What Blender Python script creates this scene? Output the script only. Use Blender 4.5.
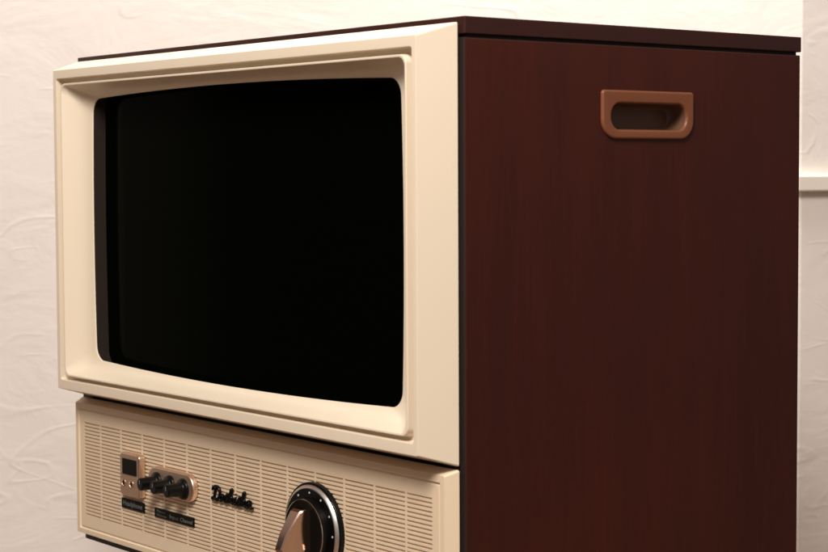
import bpy, bmesh, math
from mathutils import Vector, Matrix
R = math.radians
PI = math.pi
for o in list(bpy.data.objects): bpy.data.objects.remove(o)
scene = bpy.context.scene
COL = scene.collection

# Coordinates below are in centimetres: x to the right along the set's front, y to the back,
# z up with 0 at the top of the lid; the lid's front right corner is (0,0,0).
CX, CY, FLOOR = -24.25, 15.4, -70.0
def V(x, y, z): return Vector(((x-CX)/100, (y-CY)/100, (z-FLOOR)/100))

# ---------------------------------------------------------------- camera
cam_d = bpy.data.cameras.new('camera'); cam = bpy.data.objects.new('camera', cam_d); COL.objects.link(cam)
r_ = Vector((0.62181329, 0.78314913, -0.00506675)); u_ = Vector((-0.04191853, 0.03974185, 0.99833032)); f_ = Vector((-0.78204288, 0.62056267, -0.05754047))
m = Matrix((r_, u_, -f_)).transposed().to_4x4(); m.translation = V(83.44231263, -70.17075498, -9.29791485)
cam.matrix_world = m
cam_d.sensor_width = 36; cam_d.lens = 1813.196/828*36; cam_d.clip_start = 0.05; cam_d.clip_end = 60
cam_d.dof.use_dof = True; cam_d.dof.focus_distance = 1.27; cam_d.dof.aperture_fstop = 15
scene.camera = cam
# ---------------------------------------------------------------- light
w = bpy.data.worlds.new('World'); scene.world = w; w.use_nodes = True
# a dim warm room: lighter towards the ceiling and the right, dark towards the floor and the front left
wt = w.node_tree; bg = wt.nodes['Background']; bg.inputs[0].default_value = (1.0, 0.86, 0.77, 1)
g_ = wt.nodes.new('ShaderNodeTexCoord'); d_ = wt.nodes.new('ShaderNodeVectorMath'); d_.operation = 'DOT_PRODUCT'; d_.inputs[1].default_value = (.45, -.10, .88)
k_ = wt.nodes.new('ShaderNodeMapRange'); k_.interpolation_type = 'SMOOTHSTEP'
for i_, q_ in zip((1, 2, 3, 4), (-.30, 1.0, .03, .42)): k_.inputs[i_].default_value = q_
wt.links.new(g_.outputs['Generated'], d_.inputs[0]); wt.links.new(d_.outputs['Value'], k_.inputs[0]); wt.links.new(k_.outputs[0], bg.inputs[1])
def area(name, loc, target, sx, sy, power, col):
    d = bpy.data.lights.new(name, 'AREA'); d.shape = 'RECTANGLE'; d.size = sx; d.size_y = sy; d.energy = power; d.color = col
    o = bpy.data.objects.new(name, d); COL.objects.link(o); o.location = loc
    o.rotation_euler = (target-loc).to_track_quat('-Z', 'Y').to_euler(); return o
area('ceiling_lamp', V(58, -84, 90), V(-18, 0, -15), 0.48, 0.48, 32.5, (1, .93, .85))
area('ceiling_bounce_fill', V(-62, 52, 88), V(-95, 110, 14), 0.9, 0.5, 33, (1, .945, .90))  # added fill standing in for ceiling bounce, brightens the upper wall; no real fitting
vs = scene.view_settings; vs.view_transform = 'Standard'; vs.look = 'None'; vs.exposure = 0; vs.gamma = 1

# ---------------------------------------------------------------- materials
def mat(name, col, rough=.5, metal=0, spec=.5, coat=0, coat_r=.1):
    m = bpy.data.materials.new(name); m.use_nodes = True
    b = m.node_tree.nodes['Principled BSDF']
    b.inputs['Base Color'].default_value = (*col, 1); b.inputs['Roughness'].default_value = rough
    b.inputs['Metallic'].default_value = metal; b.inputs['Specular IOR Level'].default_value = spec
    b.inputs['Coat Weight'].default_value = coat; b.inputs['Coat Roughness'].default_value = coat_r
    return m
class NT:
    def __init__(s, m): s.t = m.node_tree; s.b = s.t.nodes['Principled BSDF']
    def n(s, k, **kw):
        x = s.t.nodes.new(k)
        for a, b in kw.items():
            if hasattr(x, a): setattr(x, a, b)
            else: x.inputs[a].default_value = b
        return x
    def l(s, a, b): s.t.links.new(a, b)
    def noise(s, scale, detail=4, vec=(1, 1, 1), rough=.55, dist=0, rot=(0, 0, 0)):
        tc = s.n('ShaderNodeTexCoord'); mp = s.n('ShaderNodeMapping'); mp.inputs['Scale'].default_value = vec; mp.inputs['Rotation'].default_value = rot
        s.l(tc.outputs['Object'], mp.inputs['Vector']); x = s.n('ShaderNodeTexNoise'); s.l(mp.outputs[0], x.inputs['Vector'])
        x.inputs['Scale'].default_value = scale; x.inputs['Detail'].default_value = detail; x.inputs['Roughness'].default_value = rough; x.inputs['Distortion'].default_value = dist
        return x.outputs['Fac']
    def rng(s, v, a, b, c=0, d=1, smooth=False):
        x = s.n('ShaderNodeMapRange'); x.interpolation_type = 'SMOOTHSTEP' if smooth else 'LINEAR'
        for i, q in zip((1, 2, 3, 4), (a, b, c, d)): x.inputs[i].default_value = q
        s.l(v, x.inputs[0]); return x.outputs[0]
    def math(s, op, a, b=None):
        x = s.n('ShaderNodeMath', operation=op)
        for i, q in enumerate((a, b)):
            if q is None: continue
            if isinstance(q, (int, float)): x.inputs[i].default_value = q
            else: s.l(q, x.inputs[i])
        return x.outputs[0]
    def mix(s, f, a, b):
        x = s.n('ShaderNodeMix'); x.data_type = 'RGBA'
        if isinstance(f, (int, float)): x.inputs[0].default_value = f
        else: s.l(f, x.inputs[0])
        for i, q in ((6, a), (7, b)):
            if isinstance(q, tuple): x.inputs[i].default_value = (*q, 1)
            else: s.l(q, x.inputs[i])
        return x.outputs[2]
    def bump(s, h, dist, strength=1):
        x = s.n('ShaderNodeBump'); x.inputs['Strength'].default_value = strength; x.inputs['Distance'].default_value = dist
        s.l(h, x.inputs['Height']); s.l(x.outputs[0], s.b.inputs['Normal'])
def wood(name, grain, ca, cb):
    m = mat(name, ca, .36, 0, .36, .0); t = NT(m)
    a = t.noise(5, 3, tuple(1 if g else 9 for g in grain), .5, .3)
    b = t.noise(22, 5, tuple(1 if g else 16 for g in grain), .65)
    c = t.noise(3.2, 2, (1, 1, 1), .5)
    f = t.math('ADD', t.math('MULTIPLY', t.rng(a, .25, .75), .26), t.math('MULTIPLY', t.rng(b, .3, .7), .22))
    f = t.math('ADD', f, t.math('MULTIPLY', t.rng(c, .3, .7), .48))
    t.l(t.mix(f, ca, cb), t.b.inputs['Base Color'])
    sp = t.noise(260, 1, (1, 1, 1), .5)                                     # fine dust specks in the lacquer
    t.l(t.rng(sp, .3, .8, .34, .44), t.b.inputs['Roughness'])
    t.bump(b, .00004, .5); return m
M = {}
M['side'] = wood('mahogany_side', (0, 0, 1), (.026, .0046, .0030), (.066, .0105, .0052))
M['lid'] = wood('mahogany_lid', (0, 1, 0), (.024, .0072, .0058), (.044, .0120, .0090))
M['edge'] = mat('dark_edging', (.020, .012, .010), .5, 0, .3)
def plastic(name, col):
    m = mat(name, col, .42, 0, .40); t = NT(m)
    n = t.noise(2.6, 3); t.l(t.mix(t.rng(n, .3, .7), tuple(c*.97 for c in col), tuple(min(1, c*1.02) for c in col)), t.b.inputs['Base Color'])
    g = t.noise(900, 2); t.bump(g, .00002, .5); t.l(t.rng(t.noise(40, 3), .3, .7, .38, .47), t.b.inputs['Roughness']); return m
M['cream'] = plastic('cream_plastic', (.79, .68, .535))
M['cream2'] = plastic('cream_grille_plastic', (.77, .62, .45))
M['mask'] = mat('dark_mask', (.026, .019, .016), .6, 0, .1)
M['glass'] = mat('black_screen', (.0009, .0013, .0005), .12, 0, .010)
M['black'] = mat('black_plastic', (.003, .003, .003), .32, 0, .22)
M['blackgloss'] = mat('black_gloss', (.003, .003, .003), .25, 0, .2)
M['label'] = mat('label_black', (.005, .004, .003), .5, 0, .1)
M['print'] = mat('label_print', (.15, .15, .145), .5)
M['dot'] = mat('white_dots', (.6, .62, .56), .4)
M['chrome'] = mat('polished_chrome', (.74, .70, .66), .13, 1)
M['ring'] = mat('satin_chrome', (.80, .77, .74), .30, 1)
M['gold'] = mat('rose_gold', (.84, .62, .49), .33, 1)
M['goldface'] = mat('rose_gold_face', (.52, .36, .25), .40, .75)
M['grip'] = mat('bronze_grip', (.50, .35, .285), .13, 1)
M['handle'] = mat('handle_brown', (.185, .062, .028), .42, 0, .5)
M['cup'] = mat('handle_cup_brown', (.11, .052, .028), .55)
m = mat('plaster', (.80, .71, .63), .75, 0, .2); M['wall'] = m; t = NT(m)
def ridge(scale, rot, seed_scale, lo, hi, w):
    n = t.noise(scale, 1.2, (1, 1, 2.6), .45, .25, rot)
    d = t.math('ABSOLUTE', t.math('SUBTRACT', n, .5))
    l = t.rng(d, 0, w, 1, 0, True)
    k = t.rng(t.noise(seed_scale, 2, (1, 1, 1), .5, .5, (rot[0]+1, .4, 2)), lo, hi, 0, 1, True)
    return t.math('MULTIPLY', l, k)
h = t.math('ADD', ridge(5.0, (0, .7, 0), 6, .50, .62, .018), ridge(8.0, (0, -.5, .3), 8, .52, .63, .022))
h = t.math('ADD', h, ridge(11, (.2, 1.3, 0), 11, .55, .64, .026))
und = t.noise(11, 5, (1, 1, 1.6), .6, 1.2)
fin = t.noise(60, 4, (1, 1, 1), .6)
h = t.math('ADD', t.math('MULTIPLY', h, .17), t.math('ADD', t.math('MULTIPLY', und, .75), t.math('MULTIPLY', fin, .09)))
t.bump(h, .0035, .42)
t.l(t.mix(t.rng(t.noise(6, 4), .3, .7), (.83, .76, .705), (.87, .81, .76)), t.b.inputs['Base Color'])
M['trim'] = mat('painted_trim', (.84, .77, .68), .5)
m = mat('floorboards', (.16, .08, .04), .4); M['floor'] = m; t = NT(m)
t.l(t.mix(t.noise(8, 5, (1, 12, 1)), (.10, .05, .025), (.22, .12, .06)), t.b.inputs['Base Color'])

# ---------------------------------------------------------------- mesh helpers
def link(name, bm, material, parent=None, sharp=35):
    bmesh.ops.remove_doubles(bm, verts=bm.verts, dist=1e-6)
    bmesh.ops.recalc_face_normals(bm, faces=bm.faces)
    me = bpy.data.meshes.new(name); bm.to_mesh(me); bm.free()
    for p in me.polygons: p.use_smooth = True
    me.set_sharp_from_angle(angle=R(sharp))
    wn = None
    for k in (material if isinstance(material, (list, tuple)) else [material]): me.materials.append(k)
    o = bpy.data.objects.new(name, me); COL.objects.link(o)
    if parent: o.parent = parent
    wn = o.modifiers.new('weighted_normals', 'WEIGHTED_NORMAL'); wn.keep_sharp = True; wn.weight = 100
    return o
def box(bm, x0, x1, y0, y1, z0, z1, bev=0, seg=2):
    r = bmesh.ops.create_cube(bm, size=1)
    for v in r['verts']:
        v.co = V(x0 if v.co.x < 0 else x1, y0 if v.co.y < 0 else y1, z0 if v.co.z < 0 else z1)
    if bev:
        es = list({e for v in r['verts'] for e in v.link_edges})
        bmesh.ops.bevel(bm, geom=es, offset=bev/100, segments=seg, profile=.5, affect='EDGES')
def loft(bm, loops, cap0=False, cap1=False, mi=None):
    vl = [[bm.verts.new(p) for p in L] for L in loops]; n = len(vl[0])
    for i in range(len(vl)-1):
        for k in range(n):
            f = bm.faces.new((vl[i][k], vl[i][(k+1) % n], vl[i+1][(k+1) % n], vl[i+1][k]))
            if mi: f.material_index = mi[i]
    if cap0: f = bm.faces.new(vl[0])
    if cap1:
        f = bm.faces.new(vl[-1])
        if mi: f.material_index = mi[-1]
def rrect(a0, a1, b0, b1, radii, side=16, cor=8, bulge=(0, 0)):
    """rounded rectangle in a plane (a, b); radii for corners a0b0, a1b0, a1b1, a0b1"""
    if isinstance(radii, (int, float)): radii = (radii,)*4
    ca, cb, ha, hb = (a0+a1)/2, (b0+b1)/2, (a1-a0)/2, (b1-b0)/2
    arcs = []
    for (sa, sb, st), r in zip(((-1, -1, PI), (1, -1, 1.5*PI), (1, 1, 0), (-1, 1, .5*PI)), radii):
        r = max(r, 1e-3); pa, pb = sa*(ha-r), sb*(hb-r)
        arcs.append([(pa+r*math.cos(st+.5*PI*k/cor), pb+r*math.sin(st+.5*PI*k/cor)) for k in range(cor+1)])
    pts = []
    for i in range(4):
        pts += arcs[i]; e = arcs[i][-1]; s = arcs[(i+1) % 4][0]
        pts += [(e[0]+(s[0]-e[0])*k/side, e[1]+(s[1]-e[1])*k/side) for k in range(1, side)]
    out = []
    for a, b in pts:
        a2 = a*(1+bulge[0]/ha*(1-(b/hb)**2)); b2 = b*(1+bulge[1]/hb*(1-(a/ha)**2)); out.append((ca+a2, cb+b2))
    return out
def fr(x0, x1, z0, z1, r, y, bulge=(0, 0)): return [V(a, y, b) for a, b in rrect(x0, x1, z0, z1, r, bulge=bulge)]
def ins(x0, x1, z0, z1, d): return (x0+d, x1-d, z0+d, z1-d)
def circ(cx, cz, r, y, n=64): return [V(cx+r*math.cos(2*PI*k/n), y, cz+r*math.sin(2*PI*k/n)) for k in range(n)]
def ell(cx, cz, rx, rz, y, n=16): return [V(cx+rx*math.cos(2*PI*k/n), y, cz+rz*math.sin(2*PI*k/n)) for k in range(n)]

# ---------------------------------------------------------------- the setting
cd = V(83.44231263, -70.17075498, -9.29791485)
fh = Vector((f_.x, f_.y, 0)).normalized(); rh = Vector((-fh.y, fh.x, 0))*-1
def W(side, depth, z): p = cd+rh*(side/100)+fh*(depth/100); p.z = (z-FLOOR)/100; return p
def oriented_box(bm, A, B, z0, z1, th):
    """wall slab from A to B (plan points), thickness th away to the left of A->B"""
    d = (B-A); d.z = 0; d.normalize(); n = Vector((-d.y, d.x, 0))*(th/100)
    P = [A, B, B+n, A+n]; lo = [bm.verts.new((p.x, p.y, (z0-FLOOR)/100)) for p in P]; hi = [bm.verts.new((p.x, p.y, (z1-FLOOR)/100)) for p in P]
    bm.faces.new(lo); bm.faces.new(hi)
    for k in range(4): bm.faces.new((lo[k], lo[(k+1) % 4], hi[(k+1) % 4], hi[k]))
DW = 196.0
C0 = W(41.9, DW, 0); LFT = W(-190, DW, 0)
dirR = (rh*math.cos(R(24))+fh*math.sin(R(24))).normalized()
C1 = C0+dirR*1.5
bm = bmesh.new(); oriented_box(bm, LFT, C0, -70, 150, 10)
o = link('back_wall', bm, M['wall']); o['kind'] = 'structure'; o['label'] = 'pale textured plaster wall behind the television'
bm = bmesh.new(); oriented_box(bm, C0+dirR*.0005, C1, -70, 150, 10)
o = link('side_wall', bm, M['wall']); o['kind'] = 'structure'; o['label'] = 'plaster wall turning the corner to the right of the television'
bm = bmesh.new(); v = [bm.verts.new(W(s, d, -70)) for s, d in ((-190, -60), (180, -60), (180, DW+12), (-190, DW+12))]; bm.faces.new(v)
o = link('floor', bm, M['floor']); o['kind'] = 'structure'
# dado rail on the side wall
zr = (177-276, 192-276)
bm = bmesh.new()
def camz(py, px, depth): # height of a pixel row at that depth
    d = f_+r_*((px-414)/1813.196)-u_*((py-276)/1813.196); s = depth/100/d.dot(fh); return ((cd+d*s).z*100+FLOOR)
ztop, zbot = camz(175.0, 806, DW-2), camz(191.2, 806, DW-2)
nr = Vector((dirR.y, -dirR.x, 0))
A = C0-dirR*.012+nr*.012; B = C1+nr*.012
P = []
for s_, hh in ((A, 0), (B, .00)):
    P.append([s_+Vector((0, 0, (z-FLOOR)/100))-Vector((0, 0, s_.z)) if False else Vector((q.x, q.y, (z-FLOOR)/100)) for q, z in
              ((s_-nr*.012, zbot), (s_-nr*.001, zbot), (s_, zbot+.12), (s_, ztop-.15), (s_-nr*.002, ztop), (s_-nr*.012, ztop))])
loft(bm, P, True, True)
o = link('dado_rail', bm, M['trim']); o['label'] = 'cream painted horizontal rail on the wall at right edge'; o['category'] = 'wall rail'

# ---------------------------------------------------------------- the television
D = 30.85; WX = -48.5; ZB = -39.1
tv = bpy.data.objects.new('television', None); COL.objects.link(tv); tv.empty_display_size = .2
tv['label'] = 'retro television with cream bezel, dark screen and dark red mahogany cabinet'; tv['category'] = 'television'
# lid
bm = bmesh.new(); box(bm, WX, .02, 0, D+.06, -1.06, 0, .07, 3); link('lid', bm, M['lid'], tv)
bm = bmesh.new(); box(bm, WX+.35, -.35, .35, D-.08, -1.5, -1.0); link('lid_spacer', bm, M['edge'], tv)
# side panels, each with a pocket for its handle
HY0, HY1, HZ0, HZ1 = 11.3, 19.77, -7.27, -4.14
def side_loop(y0, y1, z0, z1, r, x): return [V(x, a, b) for a, b in rrect(y0, y1, z0, z1, r)]
def side_panel(x_out, sgn):
    bm = bmesh.new(); zt = -1.27; th = 1.8; c = .13
    def S(d, x, r=.02): return side_loop(0+d, D-d, ZB+d, zt-d, r, x_out-sgn*x)
    def H(x): return side_loop(HY0+.3, HY1-.3, HZ0+.3, HZ1-.3, .8, x_out-sgn*x)
    loft(bm, [S(0, th), S(0, c), S(c*.3, c*.3), S(c, 0), H(0), H(th), S(0, th)], mi=[1, 1, 0, 0, 0, 0])
    return link('side_panel', bm, [M['side'], M['edge']], tv)
def handle(x_out, sgn):
    bm = bmesh.new(); rr = (1.25, 1.25, .25, .25)
    def O(d, x): return side_loop(HY0+d, HY1-d, HZ0+d, HZ1-d, tuple(max(r-d, .05) for r in rr), x_out+sgn*x)
    def I(d, x): return side_loop(12.1-d, 19.1+d, -6.68-d, -4.96+d, .82+d, x_out+sgn*x)
    loft(bm, [O(0, .004), O(0, .10), O(.03, .16), O(.09, .2), O(.16, .215), I(.14, .20), I(.05, .17), I(0, .10), I(-.02, 0)])
    h = link('handle', bm, M['handle'], tv, 50)
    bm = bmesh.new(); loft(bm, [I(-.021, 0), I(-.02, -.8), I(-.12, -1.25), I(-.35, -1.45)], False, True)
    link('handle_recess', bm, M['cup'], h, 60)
side_panel(0, 1); side_panel(WX, -1); handle(0, 1); handle(WX, -1)
# front board, back panel and base board
bm = bmesh.new(); box(bm, WX+1.8, -1.8, .3, 1.5, ZB+.02, -1.3); link('front_board', bm, M['edge'], tv)
bm = bmesh.new(); box(bm, WX+1.8, -1.8, D-1.4, D-.5, ZB+.02, -1.3); link('back_panel', bm, M['edge'], tv)
bm = bmesh.new(); box(bm, WX+1.8, -1.8, .0, D-.5, ZB+.001, ZB+1.2); link('base_board', bm, M['edge'], tv)
# legs (below the picture)
for lx in (-41.5, -7):
    for ly in (6, 25):
        bm = bmesh.new()
        def LC(r, z): return [V(lx+r*math.cos(2*PI*k/32), ly+r*math.sin(2*PI*k/32), z) for k in range(32)]
        loft(bm, [LC(2.1, ZB), LC(2.05, ZB-1.5), LC(1.2, FLOOR+1), LC(1.15, FLOOR)], True, True)
        link('leg', bm, M['side'], tv)

# bezel: rim, flared facets, front band, groove, scooped inner ring
F = -2.813
rim = (-48.12, -.38, -27.19, -.37); fo = (-47.33, -1.17, -26.43, -1.17); bi = (-46.83, -1.60, -25.70, -1.85); ro = (-46.27, -2.20, -25.37, -2.26)
op = (-43.82, -4.62, -24.02, -3.48); BG = (.22, .42)
bm = bmesh.new()
L = [fr(*ins(*rim, .3), .1, -.012), fr(*ins(*rim, .3), .1, -.18), fr(*ins(*rim, .05), .1, -.20), fr(*rim, .12, -.25)]
def lerp4(a, b, t): return tuple(p+(q-p)*t for p, q in zip(a, b))
L += [fr(*lerp4(rim, fo, .985), .12, F+.04), fr(*lerp4(rim, fo, 1.02), .12, F+.008), fr(*ins(*fo, .07), .12, F)]
L += [fr(*ins(*bi, -.05), .2, F), fr(*ins(*bi, -.01), .2, F+.015), fr(*bi, .2, F+.06), fr(*ins(*bi, .03), .2, F+.62), fr(*ins(*bi, .08), .22, F+.68)]
L += [fr(*ins(*ro, -.06), .55, F+.68), fr(*ins(*ro, -.03), .55, F+.62), fr(*ro, .6, F+.10), fr(*ins(*ro, .03), .6, F+.055), fr(*ins(*ro, .09), .6, F+.05), fr(*ins(*ro, .15), .62, F+.07)]
OY = -1.25; s0 = ins(*ro, .15); y0 = F+.07
for k in range(1, 11):
    q = k/10; e = q; d = (q+.22*math.sin(PI*q)*1.0)       # a shallow scoop: deep first, then flattening to the opening
    L.append(fr(*lerp4(s0, op, e), .62+(1.12-.62)*e, y0+(OY-y0)*min(d, 1.0 if k < 10 else 1), (BG[0]*e, BG[1]*e)))
L += [fr(*ins(*op, .03), 1.10, OY+.03, BG), fr(*ins(*op, .05), 1.08, OY+.09, BG)]
loft(bm, L)
bez = link('bezel', bm, M['cream'], tv, 28)
bm = bmesh.new(); loft(bm, [fr(*ins(*op, .052), 1.08, OY+.09, BG), fr(op[0]+.06, op[1]-.06, op[2]-.0, op[3]+.0, 1.06, OY+.14, BG), fr(op[0]+.05, op[1]-.05, op[2]-.45, op[3]+.35, 1.1, -.05, BG)]); link('screen_mask', bm, M['mask'], bez)
bm = bmesh.new(); loft(bm, [fr(op[0]+.0, op[1]-.0, op[2]-.45, op[3]+.35, 1.1, -.10, BG)], True); link('screen', bm, M['glass'], tv)

# control panel with its slotted grille
G = -1.081
rim2 = (-48.13, -.37, -38.62, -27.42); fo2 = (-47.72, -.78, -38.30, -27.72); st = (-47.24, -1.24, -37.87, -28.24)
bm = bmesh.new(); GY = G+.06; DEP = .15
L = [fr(*ins(*rim2, .3), .08, -.012), fr(*ins(*rim2, .3), .08, -.17), fr(*ins(*rim2, .04), .1, -.19), fr(*rim2, .12, -.24), fr(*lerp4(rim2, fo2, .97), .12, G+.05), fr(*lerp4(rim2, fo2, 1.02), .14, G+.01),
     fr(*ins(*fo2, .07), .14, G), fr(*ins(*st, -.05), .06, G), fr(*ins(*st, -.01), .06, G+.05), fr(*ins(*st, .02), .06, G+.13), fr(*ins(*st, .10), .06, G+.13), fr(*ins(*st, .14), .06, GY+.01), fr(*ins(*st, .2), .06, GY)]
loft(bm, L)
panel = link('control_panel', bm, M['cream2'], tv, 28)
bm = bmesh.new()
gx0, gx1, gz0, gz1 = st[0]+.2, st[1]-.2, st[2]+.2, st[3]-.2
sx0, sx1, gap = -46.42, -2.03, .15
bars = [sx0]; k = -43.78
for i in range(13): bars.append(k+3.262*i)
bars.append(sx1)
xs = [(gx0, bars[0], 0)]
for i in range(14):
    a = bars[i]+(gap/2 if i else 0); b = bars[i+1]-(gap/2 if i < 13 else 0)
    xs.append((a, b, 1))
    if i < 13: xs.append((b, b+gap, 0))
xs.append((sx1, gx1, 0))
NS = 27; pitch = .2832; sh = .125; top = -29.24
zs = []; z = gz1
for i in range(NS):
    a = top-i*pitch; zs.append((z, a, 0)); zs.append((a, a-sh, 1)); z = a-sh
zs.append((z, gz0, 0))
cache = {}
def vt(x, y, z):
    key = (round(x, 4), round(y, 4), round(z, 4))
    if key not in cache: cache[key] = bm.verts.new(V(x, y, z))
    return cache[key]
def q4(*p): bm.faces.new([vt(*a) for a in p])
for xa, xb, cx_ in xs:
    for za, zb, cz_ in zs:
        if cx_ and cz_:
            s1 = .03                                      # slot: floor rises to the back like a louvre
            q4((xa, GY+DEP, za), (xb, GY+DEP, za), (xb, GY+DEP, zb), (xa, GY+DEP, zb))
            q4((xa, GY, za), (xb, GY, za), (xb, GY+DEP, za), (xa, GY+DEP, za)); q4((xa, GY, zb), (xb, GY, zb), (xb, GY+DEP, zb), (xa, GY+DEP, zb))
            q4((xa, GY, za), (xa, GY+DEP, za), (xa, GY+DEP, zb), (xa, GY, zb)); q4((xb, GY, za), (xb, GY+DEP, za), (xb, GY+DEP, zb), (xb, GY, zb))
        else: q4((xa, GY, za), (xb, GY, za), (xb, GY, zb), (xa, GY, zb))
link('speaker_grille', bm, M['cream2'], panel, 30)

# sensor plate with dark window and two sockets
PF = G-.5
def plate(name, x0, x1, z0, z1, r, yb, yf, ch, mats, parent):
    bm = bmesh.new()
    loft(bm, [fr(x0, x1, z0, z1, r, yb), fr(x0, x1, z0, z1, r, yf+ch), fr(*ins(x0, x1, z0, z1, ch*.3), max(r-ch*.3, .03), yf+ch*.3), fr(*ins(x0, x1, z0, z1, ch), max(r-ch, .03), yf)], False, True, mi=[0, 0, 0, 1] if len(mats) > 1 else None)
    return link(name, bm, mats, parent, 50)
sp = plate('sensor_plate', -39.75, -36.72, -34.12, -30.8, .32, G, PF, .12, [M['gold'], M['goldface']], tv)
bm = bmesh.new(); loft(bm, [fr(-39.25, -37.15, -32.42, -31.22, .06, PF-.002), fr(-39.25, -37.15, -32.42, -31.22, .06, PF-.05), fr(-39.18, -37.22, -32.35, -31.29, .05, PF-.06)], False, True); link('sensor_window', bm, M['label'], sp)
for hx in (-39.12, -37.95):
    bm = bmesh.new(); loft(bm, [circ(hx, -33.12, .30, PF-.002, 32), circ(hx, -33.12, .29, PF-.05, 32), circ(hx, -33.12, .22, PF-.06, 32), circ(hx, -33.12, .2, PF-.01, 32)], False, False); s = link('socket', bm, M['gold'], sp)
    bm = bmesh.new(); loft(bm, [circ(hx, -33.12, .205, PF-.012, 32)], True); link('socket_hole', bm, M['black'], s)
# knob plate and its three small knobs
KF = G-.42
kp = plate('knob_plate', -35.62, -29.12, -33.42, -31.34, 1.03, G, KF, .14, [M['gold'], M['goldface']], tv)
for kx in (-34.22, -32.33, -30.44):
    cz = -32.48; bm = bmesh.new(); prof = [(.78, KF), (.78, KF-.12), (.73, KF-.2), (.60, KF-.24), (.54, KF-.3), (.50, KF-.45), (.48, KF-1.38), (.45, KF-1.46), (.37, KF-1.49)]
    loft(bm, [circ(kx, cz, r, y, 40) for r, y in prof], False, True); kb = link('small_knob', bm, M['black'], kp, 45)
    bm = bmesh.new(); box(bm, kx-.03, kx+.03, KF-1.53, KF-1.48, cz+.02, cz+.33, .01); link('pointer', bm, M['print'], kb)
# captions
def text(body, x, z, size, y, material, parent, name='lettering', width=None, shear=0):
    c = bpy.data.curves.new(name, 'FONT'); c.body = body; c.size = size/100; c.extrude = .00008; c.align_x = 'CENTER'; c.shear = shear; c.resolution_u = 3
    o = bpy.data.objects.new('tmp', c); COL.objects.link(o); bpy.context.view_layer.update()
    me = bpy.data.meshes.new_from_object(o.evaluated_get(bpy.context.evaluated_depsgraph_get())); bpy.data.objects.remove(o); bpy.data.curves.remove(c)
    wd = max(v.co.x for v in me.vertices)-min(v.co.x for v in me.vertices); s = (width/100/wd) if width else 1
    o0 = V(x, y, z)
    for v in me.vertices: v.co = o0+Vector((v.co.x*s, -v.co.z, v.co.y))
    me.materials.append(material); me.name = name; ob = bpy.data.objects.new(name, me); COL.objects.link(ob); ob.parent = parent; return ob
lb = plate('caption_plate', -40.33, -36.87, -35.25, -34.5, .03, GY, G-.05, .02, [M['label']], tv)
text('Headphone', -38.6, -35.02, .56, G-.054, M['print'], lb, width=2.9)
lb = plate('caption_plate', -35.3, -29.69, -35.27, -34.56, .03, GY, G-.05, .02, [M['label']], tv)
text('Power', -34.3, -34.86, .28, G-.054, M['print'], lb, width=1.2); text('Volume', -34.25, -35.16, .28, G-.054, M['print'], lb, width=1.4)
text('Input', -32.45, -35.08, .42, G-.054, M['print'], lb, width=1.25); text('Channel', -30.7, -35.08, .42, G-.054, M['print'], lb, width=1.7)

# script badge
def cr(pts, n=7):
    P = [pts[0]]+pts+[pts[-1]]; out = []
    for i in range(1, len(P)-2):
        for k in range(n):
            t = k/n; a, b, c, d = P[i-1], P[i], P[i+1], P[i+2]
            out.append(tuple(.5*((2*b[j])+(-a[j]+c[j])*t+(2*a[j]-5*b[j]+4*c[j]-d[j])*t*t+(-a[j]+3*b[j]-3*c[j]+d[j])*t**3) for j in (0, 1)))
    return out+[pts[-1]]
def sweep(bm, pts, r, y, place):
    n = 8; pv = None; N = len(pts)
    rings = []
    for i, (x, z) in enumerate(pts):
        a = pts[max(i-1, 0)]; b = pts[min(i+1, N-1)]; dx, dz = b[0]-a[0], b[1]-a[1]; l = math.hypot(dx, dz) or 1
        nx, nz = -dz/l, dx/l; rr = r*(.55 if i in (0, N-1) else 1)
        rings.append([V(*place(x+nx*rr*math.cos(2*PI*k/n), z+nz*rr*math.cos(2*PI*k/n), y-rr*1.5*math.sin(2*PI*k/n))) for k in range(n)])
    loft(bm, rings, True, True)
S_D = [[(.33, .88), (.30, .5), (.22, .1)], [(.0, .62), (.02, .86), (.3, .97), (.68, .88), (.88, .55), (.72, .18), (.38, .02), (.08, .03), (.02, .14), (.2, .16), (.45, .04), (.7, .0)]]
S_o = [[(.32, .48), (.10, .36), (.06, .12), (.22, .0), (.42, .12), (.44, .36), (.28, .5), (.42, .40), (.62, .42)]]
S_s = [[(0, .08), (.22, .34), (.32, .6), (.36, .38), (.44, .18), (.34, .0), (.12, .04)], [(.34, .0), (.55, .1)]]
S_h = [[(0, .06), (.26, .5), (.36, .92), (.24, .98), (.16, .6), (.12, .0)], [(.13, .2), (.28, .46), (.42, .4), (.42, .1), (.56, .02), (.68, .12)]]
S_i = [[(0, .06), (.14, .46), (.14, .1), (.26, .0), (.38, .1)], [(.18, .68), (.2, .72)]]
S_a = [[(.46, .44), (.24, .5), (.06, .3), (.1, .04), (.28, .02), (.44, .26), (.48, .46), (.46, .12), (.6, .0), (.78, .1)]]
bm = bmesh.new(); xo = 0
for st_, adv in ((S_D, .86), (S_o, .56), (S_s, .5), (S_h, .64), (S_i, .34), (S_s, .5), (S_h, .64), (S_a, .8)):
    for stroke in st_: sweep(bm, cr([(x+xo, z) for x, z in stroke]), .082, 0, lambda x, z, y: (-27.05+(x+z*.18)*1.10, G-.085+y, -32.78+z*1.06))
    xo += adv
link('script_badge', bm, M['blackgloss'], tv, 60)

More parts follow.
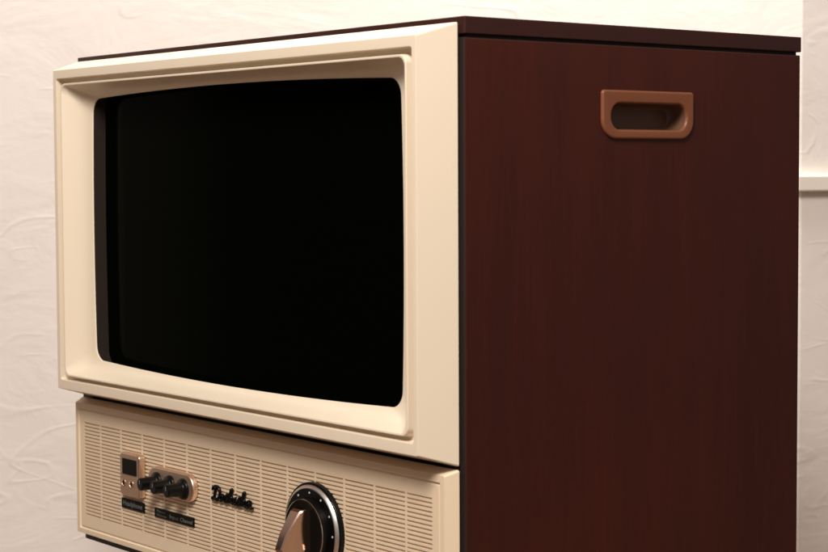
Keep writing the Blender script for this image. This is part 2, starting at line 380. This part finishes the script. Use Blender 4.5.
# channel dial
dx, dz = -14.33, -33.12
bm = bmesh.new(); loft(bm, [circ(dx, dz, r, y, 96) for r, y in ((3.24, GY), (3.24, G-.22), (3.20, G-.27), (3.08, G-.28))]); dial = link('dial', bm, M['blackgloss'], tv, 40)
bm = bmesh.new(); loft(bm, [circ(dx, dz, r, y, 96) for r, y in ((3.08, G-.27), (3.06, G-.33), (2.94, G-.46), (2.87, G-.49), (2.84, G-.47))]); link('dial_ring', bm, M['ring'], dial, 60)
bm = bmesh.new(); loft(bm, [circ(dx, dz, r, y, 96) for r, y in ((2.85, G-.46), (2.24, G-.46), (2.22, G-.9), (2.18, G-.96))]); link('dial_face', bm, M['black'], dial, 40)
bm = bmesh.new(); loft(bm, [circ(dx, dz, r, y, 96) for r, y in ((2.195, G-.94), (2.18, G-.985), (2.14, G-.99), (2.13, G-.96))]); link('dial_trim', bm, M['chrome'], dial, 60)
bm = bmesh.new(); loft(bm, [circ(dx, dz, r, y, 96) for r, y in ((2.14, G-.965), (1.95, G-.93), (1.6, G-.9))], False, True); link('dial_hub', bm, M['blackgloss'], dial, 40)
for k in range(12):
    a = R(30*k); x, z = dx+2.58*math.cos(a), dz+2.58*math.sin(a)
    bm = bmesh.new(); loft(bm, [circ(x, z, .075, G-.455, 16), circ(x, z, .07, G-.475, 16)], False, True); link('dial_mark', bm, M['dot'], dial)
# grip: a tall bowed bar across the dial
bm = bmesh.new()
prof = [(1.64, .80), (1.60, 1.40), (1.46, 1.66), (.1, 2.62), (-.9, 3.05), (-1.6, 2.75), (-1.85, 1.6), (-1.88, .80)]   # z offset, height above panel
def GS(hw_b, hw_t, c):
    L = []
    for z, h in prof:
        t = (h-.8)/1.9; hw = hw_b+(hw_t-hw_b)*t; L.append((hw, z, h))
    return L
secs = GS(.68, .42, 0)
rows = []
for hw, z, h in secs:
    b = .09
    rows.append([V(dx-hw, G-h+ b if h > .9 else G-h, dz+z*(.97)), V(dx-hw+b, G-h, dz+z), V(dx+hw-b, G-h, dz+z), V(dx+hw, G-h+b if h > .9 else G-h, dz+z*(.97))])
vr = [[bm.verts.new(p) for p in r] for r in rows]
for i in range(len(vr)-1):
    for k in range(3): bm.faces.new((vr[i][k], vr[i][k+1], vr[i+1][k+1], vr[i+1][k]))
bm.faces.new([r[0] for r in vr]); bm.faces.new([r[3] for r in vr]); bm.faces.new((vr[0][0], vr[0][1], vr[0][2], vr[0][3], vr[-1][3], vr[-1][2], vr[-1][1], vr[-1][0]))
link('dial_grip', bm, M['grip'], dial, 20)
